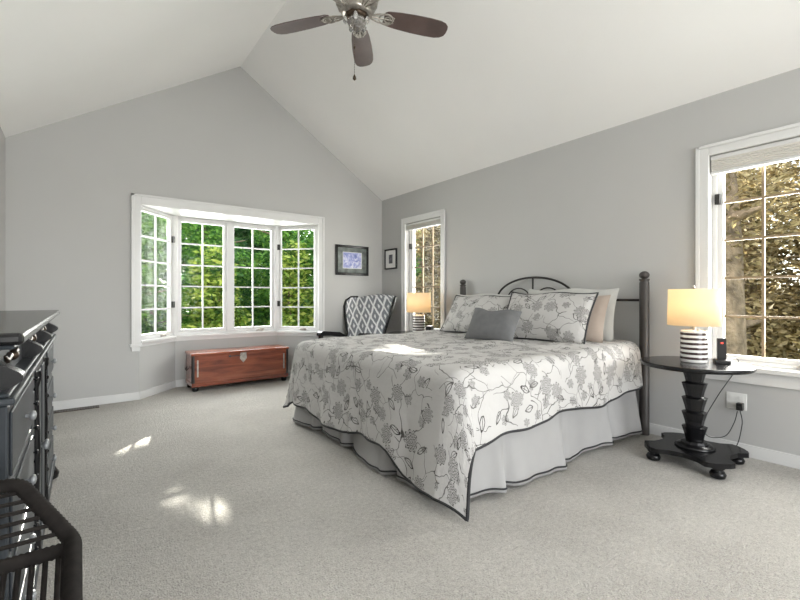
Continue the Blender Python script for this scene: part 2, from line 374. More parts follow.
# ------------------------------------------------------------------ windows
def window(n, p, q, z0, z1, cols, rows, setback, sashes=1, muntin='trim', hinges='L', fr=.04, st=.036):
    """p -> q along the wall seen from inside left to right; local y points outdoors"""
    p = Vector(p); q = Vector(q); wdt = (q-p).length; rz = math.atan2(q.y-p.y, q.x-p.x)
    root = empty('window_%d' % n, (p.x, p.y, 0), rz, kind='structure')
    f = MB(); y0, y1 = setback, setback+.09
    f.box(0, fr, y0, y1, z0, z1).box(wdt-fr, wdt, y0, y1, z0, z1).box(fr, wdt-fr, y0, y1, z0, z0+fr).box(fr, wdt-fr, y0, y1, z1-fr, z1)
    mw = .062
    if sashes == 2: f.box(wdt/2-mw/2, wdt/2+mw/2, y0-.01, y1, z0+fr, z1-fr)
    f.build('window_frame', 'trim', root, .003)
    spans = [(fr, wdt-fr)] if sashes == 1 else [(fr, wdt/2-mw/2), (wdt/2+mw/2, wdt-fr)]
    for a, b in spans:
        s = MB(); ys0, ys1 = y0+.015, y0+.055; c, d = z0+fr, z1-fr
        s.box(a, a+st, ys0, ys1, c, d).box(b-st, b, ys0, ys1, c, d).box(a+st, b-st, ys0, ys1, c, c+st).box(a+st, b-st, ys0, ys1, d-st, d)
        so = s.build('sash', 'trim', root, .003)
        MB().box(a+st-.004, b-st+.004, y0+.034, y0+.038, c+st-.004, d-st+.004).build('glass_pane', 'glass', so)
        g = MB(); gw, gh = b-a-2*st, d-c-2*st
        for i in range(1, cols): x = a+st+gw*i/cols; g.box(x-.008, x+.008, y0+.024, y0+.046, c+st, d-st)
        for j in range(1, rows): z = c+st+gh*j/rows; g.box(a+st, b-st, y0+.026, y0+.044, z-.008, z+.008)
        g.build('muntin_grille', muntin, so)
    k = MB(); cx = spans[-1][0]*.35+spans[-1][1]*.65
    k.box(cx-.045, cx+.045, y0-.012, y0+.014, z0+.012, z0+.03).tube([(cx-.03, y0-.016, z0+.034), (cx+.01, y0-.03, z0+.042), (cx+.05, y0-.03, z0+.036)], .006, 8)
    k.build('crank_handle', 'tag', root)
    if hinges:
        x = wdt-fr-.014 if hinges == 'R' else fr-.004
        for z in (z0+.3*(z1-z0)-.1, z1-.3*(z1-z0)+.1): MB().box(x-.008, x+.022, y0-.012, y0+.014, z, z+.075).build('hinge', 'iron', root)
    return root
bz0, bz1 = BSILL+.03, 2.10
window(1, BAY[0], BAY[1], bz0, bz1, 2, 5, .0, hinges='R', fr=.03, st=.03)
window(2, BAY[1], BAY[2], bz0, bz1, 2, 5, .0, sashes=2, hinges=None, fr=.035)
window(3, BAY[2], BAY[3], bz0, bz1, 2, 5, .0, hinges='L', fr=.03, st=.03)
for i in (1, 2):   # corner mullion posts of the bay
    x, y = BAY[i]; struct(MB().lathe([(.034, bz0), (.034, bz1)], (x, y+.012, 0), 12).build('trim_%d' % (i+2), 'trim'))
for i, (a, b) in enumerate(WIN):
    window(4+i, (XR, b), (XR, a), WZ0, WZ1, 3, 5, .055, muntin='muntin_tan_shaded', hinges='L', fr=.03, st=.034)
    m = MB(); x0, x1 = XR-.02, XR; cw = .072
    m.box(x0, x1, b, b+cw, WZ0-.03, WZ1+cw).box(x0, x1, a-cw, a, WZ0-.03, WZ1+cw).box(x0, x1, a, b, WZ1, WZ1+cw)
    m.box(x0-.008, x0, b+cw-.016, b+cw+.008, WZ0-.03, WZ1+cw+.008).box(x0-.008, x0, a-cw-.008, a-cw+.016, WZ0-.03, WZ1+cw+.008).box(x0-.008, x0, a-cw, b+cw, WZ1+cw-.016, WZ1+cw+.008)
    m.box(XR-.05, XR+.07, a-cw-.02, b+cw+.02, WZ0-.03, WZ0+.002).box(XR-.018, XR, a-cw, b+cw, WZ0-.115, WZ0-.03)
    struct(m.build('trim_%d' % (5+i), 'trim', bevel=.003))
    bl = empty('cellular_blind', (XR+.005, b-.004, WZ1-.004), -PI/2, label=('raised fabric blind with wide folds at top of large window behind the table' if i == 0 else 'raised narrow blind at top of the window beside the corner'), cat='blind', group='raised window blinds')
    bh = .085 if i == 0 else .045; L = b-a-.008
    MB().box(0, L, 0, .045, -.028, 0).build('headrail', 'trim', bl, .003)
    m = MB()
    for k in range(5): m.prism([(.002, -.028-bh*(k)/5), (.022, -.028-bh*(k)/5-.001), (.043, -.028-bh*k/5), (.036, -.028-bh*(k+.5)/5), (.043, -.028-bh*(k+1)/5+.001), (.002, -.028-bh*(k+1)/5+.001), (.008, -.028-bh*(k+.5)/5)], .004, L-.004, 'x')
    m.build('pleated_fabric', 'blind', bl)
    MB().box(0, L, .002, .043, -.028-bh-.018, -.028-bh).build('bottom_rail', 'trim', bl, .002)
# unseen window frame added behind the camera for the fill lamp
r = empty('window_6', (3.4, YF, 0), PI, kind='structure')
f = MB()
for k in range(4): x = k*1.25; f.box(max(0, x-.04), min(3.75, x+.04), 0, .1, .3, 2.6)
f.box(0, 3.75, 0, .1, .3, .38).box(0, 3.75, 0, .1, 2.52, 2.6); f.build('window_frame', 'trim', r)

# ------------------------------------------------------------------ gable wall pictures
def picture(name, loc, rz, W, H, border, mount, mm, am, aw, ah, label, group=None):
    r = empty(name, loc, rz, label=label, cat='picture', group=group)
    m = MB(); d = .022
    m.box(-W/2, -W/2+border, -d, 0, -H/2, H/2).box(W/2-border, W/2, -d, 0, -H/2, H/2).box(-W/2+border, W/2-border, -d, 0, -H/2, -H/2+border).box(-W/2+border, W/2-border, -d, 0, H/2-border, H/2)
    m.build('frame', 'blackwood', r, .003)
    MB().box(-W/2+border-.002, W/2-border+.002, -.010, -.002, -H/2+border-.002, H/2-border+.002).build('mount', mm, r)
    MB().box(-aw/2-.008, aw/2+.008, -.0125, -.010, -ah/2-.008, ah/2+.008).build('mount_window', 'mat_white', r)
    MB().box(-aw/2, aw/2, -.014, -.0125, -ah/2, ah/2).build('print', am, r)
    return r
picture('framed_picture', (3.135, YB-.001, 1.628), 0, .55, .43, .035, .1, 'mat_grey', 'art', .30, .22, 'wide dark framed blue print with grey mount on the gable wall')
picture('framed_picture', (XR-.001, 5.04, 1.66), -PI/2, .30, .30, .022, .1, 'mat_white', 'photo', .09, .13, 'small black framed photo with wide white mount next to the corner')

# ------------------------------------------------------------------ floor vent
v = empty('floor_vent', (-.05, 5.19, 0), 0, label='dark metal floor register set in the carpet at the gable wall', cat='vent')
MB().box(-.20, .20, -.05, .05, 0, .006).build('frame', 'bronze', v, .001)
m = MB()
for k in range(18): m.box(-.185+k*.021, -.178+k*.021, -.04, .04, .006, .009)
m.build('louvre', 'iron', v)

# ------------------------------------------------------------------ ceiling fan
FX, FY, FH = XC, 2.56, 3.115
fan = empty('ceiling_fan', (FX, FY, FH), 0, label='ceiling fan with dark walnut blades and ornate silver hub', cat='ceiling fan')
m = MB(); m.tube([(0, 0, .16), (0, 0, .80)], .014, 14); m.build('downrod', 'brass', fan)
m = MB(); m.lathe([(.02, .64), (.05, .66), (.075, .72), (.08, .78)], n=24); m.build('canopy', 'brass', fan)
m = MB(); m.lathe([(.06, -.03), (.10, -.025), (.115, 0), (.105, .02), (.14, .04), (.15, .09), (.12, .13), (.06, .155), (.02, .17)], n=36, waves=(.03, 12)); m.build('motor_housing', 'brass', fan)
m = MB(); m.lathe([(.03, -.06), (.07, -.05), (.085, -.03), (.07, -.02)], n=30, waves=(.05, 10)); m.build('light_collar', 'bronze', fan)
m = MB(); m.lathe([(.004, -.125), (.03, -.12), (.055, -.10), (.068, -.075), (.06, -.052)], n=14, smooth=False); m.build('crystal_bowl', 'crystal', fan)
for k in range(5):
    m = MB(); a = 2*PI*k/5+.3; x, y = .082*math.cos(a), .082*math.sin(a)
    m.lathe([(.002, -.10), (.014, -.085), (.016, -.065), (.006, -.045)], (x, y, 0), 8, False); m.build('crystal_drop', 'crystal', fan)
a0 = PI/2-math.atan2(.604, .796)
for k in range(5):
    a = a0+k*2*PI/5; R = Matrix.Rotation(a, 4, 'Z') @ Matrix.Rotation(math.radians(-11), 4, 'X')
    prof = [(.20, .045), (.22, .060), (.30, .072), (.42, .080), (.54, .082), (.62, .078), (.660, .066), (.685, .044), (.692, .018)]
    poly = [(x, y) for x, y in prof]+[(x, -y) for x, y in reversed(prof)]
    m = MB(); m.prism(poly, -.003, .003, 'z'); m.v = [tuple(R @ Vector(v)) for v in m.v]
    bl = m.build('fan_blade', 'blade', fan, .0015)
    m = MB()
    for s_ in (-1, 0, 1):
        m.tube([(.10, s_*.012, -.012), (.16, s_*.035, -.010), (.22, s_*.04, -.008), (.275, s_*.018, -.007)], .006, 8)
    m.tube([(.215+.05*math.cos(t), .045*math.sin(t), -.009) for t in [2*PI*i/20 for i in range(20)]], .006, 8, closed=True)
    m.tube([(.225+.022*math.cos(t), .022*math.sin(t), -.009) for t in [2*PI*i/14 for i in range(14)]], .005, 8, closed=True)
    m.v = [tuple(R @ Vector(v)) for v in m.v]; m.build('blade_bracket', 'brass', bl)
m = MB(); cx, cy = -.03, -.02
for k in range(36): m.ball((cx, cy, -.06-k*.0117), .0035, 1, 6)
m.lathe([(.003, -.50), (.013, -.49), (.011, -.475), (.003, -.46)], (cx, cy, 0), 10); m.ball((cx, cy, -.27), .008, 1.4, 8)
m.build('pull_chain', 'bronze', fan)

# ------------------------------------------------------------------ cedar chest in the bay
ch = empty('blanket_chest', (1.02, 5.30, 0), 0, label='long red cedar chest with metal corners standing in the bay', cat='chest')
W, D, H = 1.16, .38, .445
MB().box(.008, W-.008, .008, D-.008, .065, H-.03).build('body', 'cedar', ch, .004)
MB().box(-.006, W+.006, -.008, D, H-.028, H).build('lid', 'cedar', ch, .005)
MB().box(0, W, 0, D, .055, .10).build('plinth', 'cedar', ch, .006)
for x in (.045, W-.045):
    for y in (.045, D-.045): MB().lathe([(.024, 0), (.034, .01), (.036, .04), (.028, .056)], (x, y, 0), 14).build('foot', 'blackwood', ch)
for x, s_ in ((0, 1), (W, -1)):
    MB().box(min(x+.004*s_, x+.03*s_), max(x+.004*s_, x+.03*s_), .003, .010, .10, H-.03).box(x+.004*s_ if s_ > 0 else x-.009, x+.009 if s_ > 0 else x-.004, .003, .05, .10, H-.03).build('corner_plate', 'iron', ch)
    MB().box(min(x+.055*s_, x+.07*s_), max(x+.055*s_, x+.07*s_), -.001, .006, .17, H-.08).build('strap_hinge', 'tag', ch)
m = MB().prism([(W/2-.035, H-.03), (W/2+.035, H-.03), (W/2+.04, H-.10), (W/2, H-.15), (W/2-.04, H-.10)], -.002, .010, 'y').ball((W/2, -.002, H-.075), .012)
m.build('hasp', 'tag', ch, .002)
MB().tube([(W/2-.16, -.012, H-.06), (W/2-.10, -.016, H-.06), (W/2-.04, -.012, H-.06)], .005).box(W/2-.17, W/2-.15, -.012, .01, H-.07, H-.05).build('latch_bar', 'iron', ch)
for x in (-.006, W+.006): MB().tube([(x, .14, .27), (x*1.0+(-.02 if x < 0 else .02), .15, .24), (x+(-.02 if x < 0 else .02), .23, .24), (x, .24, .27)], .007).build('handle', 'iron', ch)

# ------------------------------------------------------------------ dresser on the left wall
DY0, DY1, DXF, DH = 1.29, 3.34, -.135, 1.02
dr = empty('dresser', (XL+.02, DY0, 0), 0, label='long black dresser with scrolled frieze and round knobs on the left wall', cat='dresser')
L = DY1-DY0; F = DXF-(XL+.02)
MB().box(0, F-.02, 0, L, .08, .86).build('carcass', 'dresserwood', dr, .004)
MB().box(0, F-.03, .02, L-.02, .86, .99).build('frieze', 'dresserwood', dr)
MB().box(-.01, F+.034, -.03, L+.03, .992, DH).build('top', 'blackwood', dr, .009)
MB().box(0, F+.018, -.015, L+.015, .982, .992).box(0, F+.008, -.006, L+.006, .873, .883).box(0, F+.018, -.014, L+.014, .857, .873).build('moulding', 'dresserwood', dr, .005)
MB().box(0, F+.012, -.012, L+.012, .078, .135).build('plinth', 'dresserwood', dr, .006)
def s_profile():
    pts = []
    for i in range(25):
        t = i/24; z = .982-.099*t; x = F+.002-.026*math.sin(t*2*PI+.2)
        pts.append((x, z))
    return [(F-.06, .982)]+pts+[(F-.06, .883)]
for y in (.035, .70, L-.70-.05, L-.085):
    MB().prism(s_profile(), y, y+.055, 'y', True).build('scroll_corbel', 'blackwood', dr)
for y in (.40, L/2, L-.40):
    m = MB()
    for s_ in (-1, 1): m.tube([(F-.028, y+s_*.02, .92), (F-.026, y+s_*.07, .935), (F-.026, y+s_*.12, .925), (F-.028, y+s_*.14, .94)], [.004, .010, .008, .003], 8)
    m.ball((F-.026, y, .928), .016); m.build('carved_applique', 'bronze', dr)
def knob(x, y, z, r, parent, m_='knob'):
    MB().lathe([(.35*r, 0), (.3*r, .5*r), (.7*r, .7*r), (r, 1.1*r), (.85*r, 1.5*r), (.3*r, 1.7*r)], (x, y, z), 16, axis=(1, 0, 0)).build('knob', m_, parent)
def drawer(y0, y1, z0, z1, knobs, r=.015):
    m = MB().box(F-.02, F, y0, y1, z0, z1); fr = min(.018, (z1-z0)*.18)
    o = m.build('drawer', 'dresserwood', dr, .005)
    if z1-z0 > .1:
        MB().box(F, F+.006, y0+fr, y1-fr, z0+fr, z1-fr).build('panel', 'dresserwood', o, .005)
    for ky in knobs: knob(F+(.006 if z1-z0 > .1 else 0), ky, (z0+z1)/2, r, o, 'knob' if r > .01 else 'blackwood')
rows = [(.655, .845), (.475, .645), (.302, .465), (.142, .292)]
for z0, z1 in rows:
    drawer(.05, .64, z0, z1, (.36,)); drawer(L-.64, L-.05, z0, z1, (L-.36,))
for k in range(8):
    z1 = .845-k*.088
    for y in (.665, L-.665-.10): drawer(y, y+.10, z1-.082, z1, (y+.05,), .009)
for y in (.785, L-.785-.03):
    MB().lathe([(.018, .14), (.018, .22), (.010, .25), (.014, .45), (.016, .52), (.014, .6), (.010, .76), (.018, .79), (.018, .82)], (F, y+.015, 0), 14).build('turned_pilaster', 'blackwood', dr)
for y0 in (.83, L/2+.006):
    o = MB().box(F-.02, F, y0, y0+L/2-.836, .142, .845).build('door', 'dresserwood', dr, .004)
    MB().box(F, F+.006, y0+.03, y0+L/2-.866, .18, .81).build('panel', 'dresserwood', o, .006)
    knob(F+.002, L/2-.02 if y0 < L/2-.1 else L/2+.024, .48, .016, o)
for y in (.05, L-.05):
    for x in (.05, F-.018):
        MB().lathe([(.024, 0), (.046, .012), (.052, .04), (.036, .07), (.03, .08)], (x, y, 0), 18).build('foot', 'blackwood', dr)

# ------------------------------------------------------------------ rope chair, lower left
rc = empty('rope_chair', (-.283, .755, 0), 0, label='dark brown rope wound chair with open cord back beside the dresser', cat='chair')
def wrap_tube(pts, r, step=.0085):
    """tube whose surface is wound with rope turns"""
    pts = [Vector(p) for p in pts]; out = []; rad = []; k = 0
    for a, b in zip(pts, pts[1:]):
        n = max(2, int((b-a).length/step*2)); 
        for i in range(n): out.append(a.lerp(b, i/n)); rad.append(r*(1+(.08 if k % 2 else -.07))); k += 1
    out.append(pts[-1]); rad.append(r); return MB().tube(out, rad, 12)
def arc_corner(pts, rad=.05, seg=6):
    out = [Vector(pts[0])]
    for a, b, c in zip(pts, pts[1:], pts[2:]):
        a, b, c = Vector(a), Vector(b), Vector(c); p = b+(a-b).normalized()*rad; q = b+(c-b).normalized()*rad
        for i in range(seg+1): t = i/seg; out.append(p*(1-t)**2+b*2*t*(1-t)+q*t*t)
    out.append(Vector(pts[-1])); return out
# local coords: x -.27..+.27, seat towards -y (camera), back towards +y
hb, hj = .732, .645
top = arc_corner([(.272, -.38, hj-.03), (.272, .242, hj), (.186, .362, hb), (-.186, .362, hb), (-.272, .242, hj), (-.272, -.38, hj-.03)], .022)
wrap_tube(top, .0132).build('rim', 'rope', rc)
wrap_tube([(.272, .232, hj-.008), (-.272, .232, hj-.008)], .0125).build('back_seat_rail', 'rope', rc)
wrap_tube([(.262, -.33, .42), (-.262, -.33, .42)], .014).build('front_rail', 'rope', rc)
m = MB()
for k in range(1, 7):
    t = k/7; x = .272+(.186-.272)*t; y = .242+(.12)*t; z = hj+(hb-hj)*t
    m.tube([(-x, y, z), (0, y+.012, z-.006), (x, y, z)], .0042, 6)
m.build('back_cords', 'rope', rc)
m = MB()
for k in range(29):
    x = -.25+k*.0179; m.tube([(x, .232, hj-.012), (x, -.02, .50), (x, -.33, .425)], .0042, 6)
m.build('seat_cords', 'rope', rc)
for x in (.262, -.262):
    for y0, y1, z in ((.232, .20, hj-.01), (-.34, -.36, hj-.03)):
        wrap_tube([(x, y0, z), (x, y1, 0)], .014, .009).build('leg', 'rope', rc)

# ------------------------------------------------------------------ round pedestal tables
def side_table():
    t = empty('round_side_table', (0, 0, 0))
    MB().lathe([(.288, .634), (.308, .636), (.315, .644), (.318, .654), (.315, .662), (.308, .664)], n=64).build('tabletop', 'blackwood', t)
    m = MB(); prof = [(.075, .10), (.078, .13), (.072, .145)]; z = .15
    for k in range(5): prof += [(.050, z), (.056, z+.03), (.070, z+.080), (.073, z+.088), (.054, z+.094)]; z += .0965
    m.lathe(prof, n=12, smooth=False, waves=(.03, 6)); m.build('pedestal', 'blackwood', t)
    pts = []
    for q in range(4):
        a = q*PI/2
        for u, v in ((.27, -.19), (.285, -.15), (.235, -.09), (.215, 0), (.235, .09), (.285, .15), (.27, .19), (.235, .235)):
            pts.append((.9*(u*math.cos(a)-v*math.sin(a)), .9*(u*math.sin(a)+v*math.cos(a))))
    MB().prism(pts, .072, .102, 'z').build('base_platform', 'blackwood', t, .006)
    MB().lathe([(.11, .102), (.115, .108), (.10, .122), (.085, .128)], n=24).build('base_collar', 'blackwood', t)
    for x in (-.185, .185):
        for y in (-.18, .18): MB().lathe([(.02, 0), (.038, .008), (.044, .028), (.034, .046), (.02, .05), (.036, .062), (.03, .073)], (x, y, 0), 18).build('bun_foot', 'blackwood', t)
    return t
t1 = side_table(); t1.location = (3.265, 1.05, 0)
tag(t1, 'black round pedestal table holding a lamp and phone under the large window', 'side table', 'matching pedestal tables beside the bed')
t2 = copy_tree(t1); t2.location = (3.25, 4.0, 0)
tag(t2, 'black round table behind the far side of the bed by the corner window', 'side table', 'matching pedestal tables beside the bed')
def table_lamp():
    t = empty('table_lamp', (0, 0, 0))
    MB().lathe([(.066, 0), (.074, .004), (.076, .010), (.076, .205), (.072, .212), (.03, .216)], n=40).build('lamp_base', 'ceramic', t)
    for k in range(6):
        z = .022+k*.032; MB().lathe([(.0762, z), (.0768, z+.002), (.0768, z+.014), (.0762, z+.016)], n=40).build('stripe', 'stripe', t)
    MB().lathe([(.012, .214), (.012, .24), (.018, .25), (.018, .285), (.008, .288)], n=14).build('socket', 'brass', t)
    MB().lathe([(.010, .285), (.018, .30), (.028, .335), (.024, .36), (.008, .372)], n=14).build('bulb', 'bulb', t)
    m = MB(); r0, r1 = .152, .147; n = 64; v = []
    for r, z in ((r0, .246), (r1, .488), (r1-.003, .488), (r0-.003, .246)):
        v += [(r*math.cos(2*PI*k/n), r*math.sin(2*PI*k/n), z) for k in range(n)]
    f = [(i*n+k, i*n+(k+1) % n, ((i+1) % 4)*n+(k+1) % n, ((i+1) % 4)*n+k) for i in range(4) for k in range(n)]
    m.add(v, f, True).build('lamp_shade', 'shade', t)
    MB().tube([(0, 0, .37), (0, 0, .49)], .003, 8).tube([(-.144, 0, .482), (.144, 0, .482)], .002, 6).tube([(0, -.144, .482), (0, .144, .482)], .002, 6).lathe([(.006, .49), (.01, .50), (.003, .515)], n=10).build('harp', 'brass', t)
    return t
l1 = table_lamp(); l1.location = (3.28, 1.06, .664)
tag(l1, 'lit striped ceramic lamp with cream drum shade on nearer table', 'lamp', 'pair of striped table lamps')
l2 = copy_tree(l1); l2.location = (3.35, 4.03, .664)
tag(l2, 'lit striped lamp beyond the bed in front of the corner window', 'lamp', 'pair of striped table lamps')
for l in (l1, l2):
    for dz, e in ((.33, 6.5),):
        q = lamp('bulb_light', 'POINT', (l.location.x, l.location.y, l.location.z+dz), e, (1, .70, .40), (0, 0, -1), shadow_soft_size=.03)
ph = empty('cordless_phone', (3.37, .93, .664), -1.1, label='black cordless phone standing upright in its cradle on nearer table', cat='phone')
MB().prism([(-.045, 0), (.045, 0), (.045, .012), (.01, .03), (-.045, .022)], -.04, .04, 'x').build('cradle', 'black_plastic', ph, .004)
MB().prism([(-.008, .018), (.018, .018), (.022, .155), (.004, .165), (-.006, .15)], -.024, .024, 'x').build('handset', 'black_plastic', ph, .005)
MB().box(-.006, .006, -.0105, -.004, .128, .138).build('indicator_light', 'red_led', ph)
bx = empty('alarm_clock', (3.40, 3.885, .664), .5, label='small dark clock box beside the far lamp', cat='clock')
MB().box(-.055, .055, -.035, .035, 0, .085).build('case', 'black_plastic', bx, .012)
MB().box(-.045, .045, -.037, -.034, .015, .07).build('clock_face', 'mat_grey', bx)
# socket, plugs and cords
oy = .925
so = empty('wall_socket', (XR-.001, oy, .372), -PI/2, label='white wall socket below the large window with a black plug', cat='socket')
MB().box(-.058, .058, -.006, 0, -.058, .058).build('cover_plate', 'white_plastic', so, .003)
for x in (-.026, .026):
    for z in (-.024, .024): MB().box(x-.014, x+.014, -.009, -.006, z-.015, z+.015).build('socket_face', 'white_plastic', so, .002)
tag(MB().box(XR-.052, XR-.010, oy-.045, oy-.008, .317, .367).box(XR-.06, XR-.052, oy-.035, oy-.018, .322, .347).build('plug_adapter', 'black_plastic', bevel=.004), 'black plug adapter pushed into the white wall socket', 'plug')
def cord(name, pts, r, label, m='black_plastic'):
    p = [Vector(q) for q in pts]; out = []
    for i in range(len(p)-1):
        a, b, c, d = p[max(0, i-1)], p[i], p[i+1], p[min(len(p)-1, i+2)]
        for k in range(8):
            t = k/8; out.append(.5*((2*b)+(c-a)*t+(2*a-5*b+4*c-d)*t*t+(3*b-a-3*c+d)*t**3))
    out.append(p[-1]); tag(MB().tube(out, r, 8).build(name, m), label, 'cord')
cord('phone_cord', [(3.43, .92, .669), (3.61, .91, .675), (3.64, .92, .60), (3.62, 1.02, .40), (3.60, 1.10, .20), (3.60, 1.08, .10), (3.61, .98, .12), (3.62, .93, .22), (3.62, .91, .31)], .0028, 'thin dark cord drooping from the table edge towards the socket')
cord('lamp_cord', [(XR-.045, oy-.03, .316), (3.60, .88, .22), (3.59, .93, .04), (3.59, 1.10, .006), (3.56, 1.2, .006)], .003, 'black cord hanging from the plug and lying on the carpet')

# ------------------------------------------------------------------ wing chair in the corner
wc = empty('wing_chair', (2.88, 4.78, 0), math.radians(114), label='reclined wing chair in grey and white diamond fabric in the room corner', cat='chair')
# local: faces +y, x is width
def slab(m, pts_front, thick, nrm):
    pass
bk = MB()
def back_pt(u, t): # u -1..1 across, t 0..1 up
    y = -.20-.34*t+.05*abs(u)**2*(1-.2*t); z = .40+.72*t-.035*(u*u)*t; return Vector((u*(.25+.045*t), y, z))
NU, NV = 14, 14
vs = []; fs = []
for side, off in ((0, 0), (1, -.10)):
    for j in range(NV+1):
        for i in range(NU+1):
            u = -1+2*i/NU; t = j/NV; p = back_pt(u, t)
            puff = .018*math.cos(u*PI/2)*abs(math.cos(t*PI*1.5)) if side == 0 else 0
            vs.append(p+Vector((0, off+puff, .02*side)))
n1 = (NU+1)*(NV+1)
for j in range(NV):
    for i in range(NU):
        a = j*(NU+1)+i; fs.append((a, a+1, a+NU+2, a+NU+1)); b = n1+a; fs.append((b+NU+1, b+NU+2, b+1, b))
for i in range(NU): a = NV*(NU+1)+i; fs.append((a, a+1, n1+a+1, n1+a)); fs.append((i+1, i, n1+i, n1+i+1))
for j in range(NV): a = j*(NU+1); b = a+NU; fs.append((a+NU+1, a, n1+a, n1+a+NU+1)); fs.append((b, b+NU+1, n1+b+NU+1, n1+b))
bk.add(vs, fs, True).build('backrest', 'ikat', wc)
for s_ in (-1, 1):
    def W_(d, t): # d forward of the back edge
        p = back_pt(s_, t); return Vector((p.x+s_*.012+s_*d*.60, p.y+d, p.z))
    outline = [W_(-.10, .98), W_(-.02, 1.02), W_(.08, 1.02), W_(.13, .95), W_(.13, .82), W_(.09, .64), W_(.05, .47), W_(.01, .30), W_(.02, .10), W_(-.08, .08)]
    n = len(outline); th = Vector((s_*.035, 0, 0))
    m = MB().add([p for p in outline]+[p+th for p in outline], [tuple(range(n)), tuple(range(2*n-1, n-1, -1))]+[(i, n+i, n+(i+1) % n, (i+1) % n) for i in range(n)])
    wg = m.build('wing', 'ikat', wc, .006)
    MB().tube([p+th*.5 for p in outline[1:-1]], .019, 10).build('wing_frame', 'blackwood', wg)
    MB().tube([W_(-.11, 1.02), W_(-.11, .5), W_(-.10, .05)], .02, 10).build('back_stile', 'blackwood', wc)
    x = s_*.32
    m = MB().prism([(-.25, .50), (-.25, .55), (-.05, .625), (.30, .66), (.345, .64), (.345, .60), (.10, .585), (-.1, .55)], x-.035, x+.035, 'x'); m.build('armrest', 'blackwood', wc, .008)
    MB().prism([(.25, .28), (.31, .28), (.33, .61), (.28, .61)], x-.022, x+.022, 'x').build('arm_post', 'blackwood', wc, .005)
    MB().box(min(x-.02, x+.02), max(x-.02, x+.02), -.24, .30, .24, .34).build('side_rail', 'blackwood', wc, .005)
    MB().prism([(.25, 0), (.285, 0), (.31, .28), (.25, .28)], x-.022, x+.022, 'x').build('leg', 'blackwood', wc, .004)
    MB().prism([(-.33, 0), (-.295, 0), (-.19, .28), (-.25, .28)], x-.022, x+.022, 'x').build('leg', 'blackwood', wc, .004)
MB().box(-.28, .28, -.22, .30, .30, .44).build('seat_cushion', 'ikat', wc, .04)
MB().box(-.30, .30, .27, .31, .24, .33).build('front_rail', 'blackwood', wc, .005)

# ------------------------------------------------------------------ bed
BX0, BX1, BY0, BY1 = 1.52, 3.56, 1.54, 3.48; BYC = (BY0+BY1)/2
bed = empty('bed', (3.6, BYC, 0), 0, label='king bed with dark posts and arched iron headboard on right wall', cat='bed')
LX = lambda x: x-3.6
for y in (-1.005, 1.005):
    p = MB().lathe([(.036, 0), (.036, 1.215), (.030, 1.225), (.038, 1.235), (.038, 1.245)], (0, y, 0), 24).build('post', 'post', bed)
    MB().ball((0, y, 1.275), .038, .85, 20).build('finial', 'post', p)
for z in (1.075, .55): MB().tube([(0, -1.0, z), (0, 1.0, z)], .011, 12).build('cross_rail', 'iron', bed)
arc = lambda r, n, y0=0, z0=1.075, hz=1: [(0, y0+r*math.cos(PI-PI*i/n), z0+r*hz*math.sin(PI*i/n)) for i in range(n+1)]
MB().tube(arc(.45, 32, .04, 1.07, .50), .011, 10).build('arch', 'iron', bed)
for y in (-.13, .21): MB().tube(arc(.14, 20, y, 1.07, .85), .007, 8).build('scroll', 'iron', bed)
MB().tube([(0, .04, .55), (0, .04, 1.295)], .009, 10).build('spindle', 'iron', bed)
for k in (-2, -1, 1, 2): MB().tube([(0, k*.2, .55), (0, k*.2, 1.075)], .006, 8).build('spindle', 'iron', bed)
MB().box(LX(BX0+.04), LX(BX1-.02), BY0-BYC+.05, BY1-BYC-.05, .12, .36).build('box_spring', 'skirt', bed, .02)
MB().box(LX(BX0+.04), LX(BX1-.02), BY0-BYC+.03, BY1-BYC-.03, .36, .67).build('mattress', 'skirt', bed, .05)
for y in (-.9, .9):
    for x in (LX(BX0+.12), LX(3.3)): MB().tube([(x, y, 0), (x, y, .14)], .02, 10).build('leg', 'iron', bed)

def grid(m, fn, nu, nv):
    v = []; uv = []
    for j in range(nv+1):
        for i in range(nu+1): p, t = fn(i/nu, j/nv); v.append(p); uv.append(t)
    m.add(v, [(j*(nu+1)+i, j*(nu+1)+i+1, (j+1)*(nu+1)+i+1, (j+1)*(nu+1)+i) for j in range(nv) for i in range(nu)], True)
    return uv
# bed skirt: pleated strip round three sides
def skirt_path(s):
    L1 = BX1-BX0-.04; L2 = BY1-BY0-.04
    x0, y0, y1 = BX0+.02, BY0+.02, BY1-.02
    if s < L1: return Vector((BX1-.02-s, y0, 0)), Vector((0, -1, 0))
    if s < L1+L2: return Vector((x0, y0+(s-L1), 0)), Vector((-1, 0, 0))
    return Vector((x0+(s-L1-L2), y1, 0)), Vector((0, 1, 0))
SL = 2*(BX1-BX0-.04)+(BY1-BY0-.04)
L1 = BX1-BX0-.04; L2 = BY1-BY0-.04
def skirt_pt(s, t, extra=0):
    p, nn = skirt_path(s)
    # blend the normal round corners
    for c, na, nb in ((L1, Vector((0, -1, 0)), Vector((-1, 0, 0))), (L1+L2, Vector((-1, 0, 0)), Vector((0, 1, 0)))):
        k = smoothstep(c-.06, c+.06, s)
        if abs(s-c) < .06: nn = (na*(1-k)+nb*k).normalized()
    wv = .022*math.sin(s*5.1+.8)+.012*math.sin(s*11.3+2)+.005*math.sin(s*31)
    pl = 0
    for c in (.42, 1.03, 1.62, L1+.5, L1+1.05, L1+1.5, L1+L2+.5, L1+L2+1.2): # inverted pleats
        d = (s-c)/.035; pl += -.05*math.exp(-d*d)
        d = (s-c-.07)/.04; pl += .025*math.exp(-d*d)
    lowest = .012+.012*(1+math.sin(s*4.1))
    z = .45*(1-t)+lowest*t
    return p+nn*((wv+pl+.035)*(t**1.2)+.004+extra)+Vector((0, 0, z))
m = MB(); grid(m, lambda a, b: (skirt_pt(a*SL, b), (0, 0)), 420, 14)
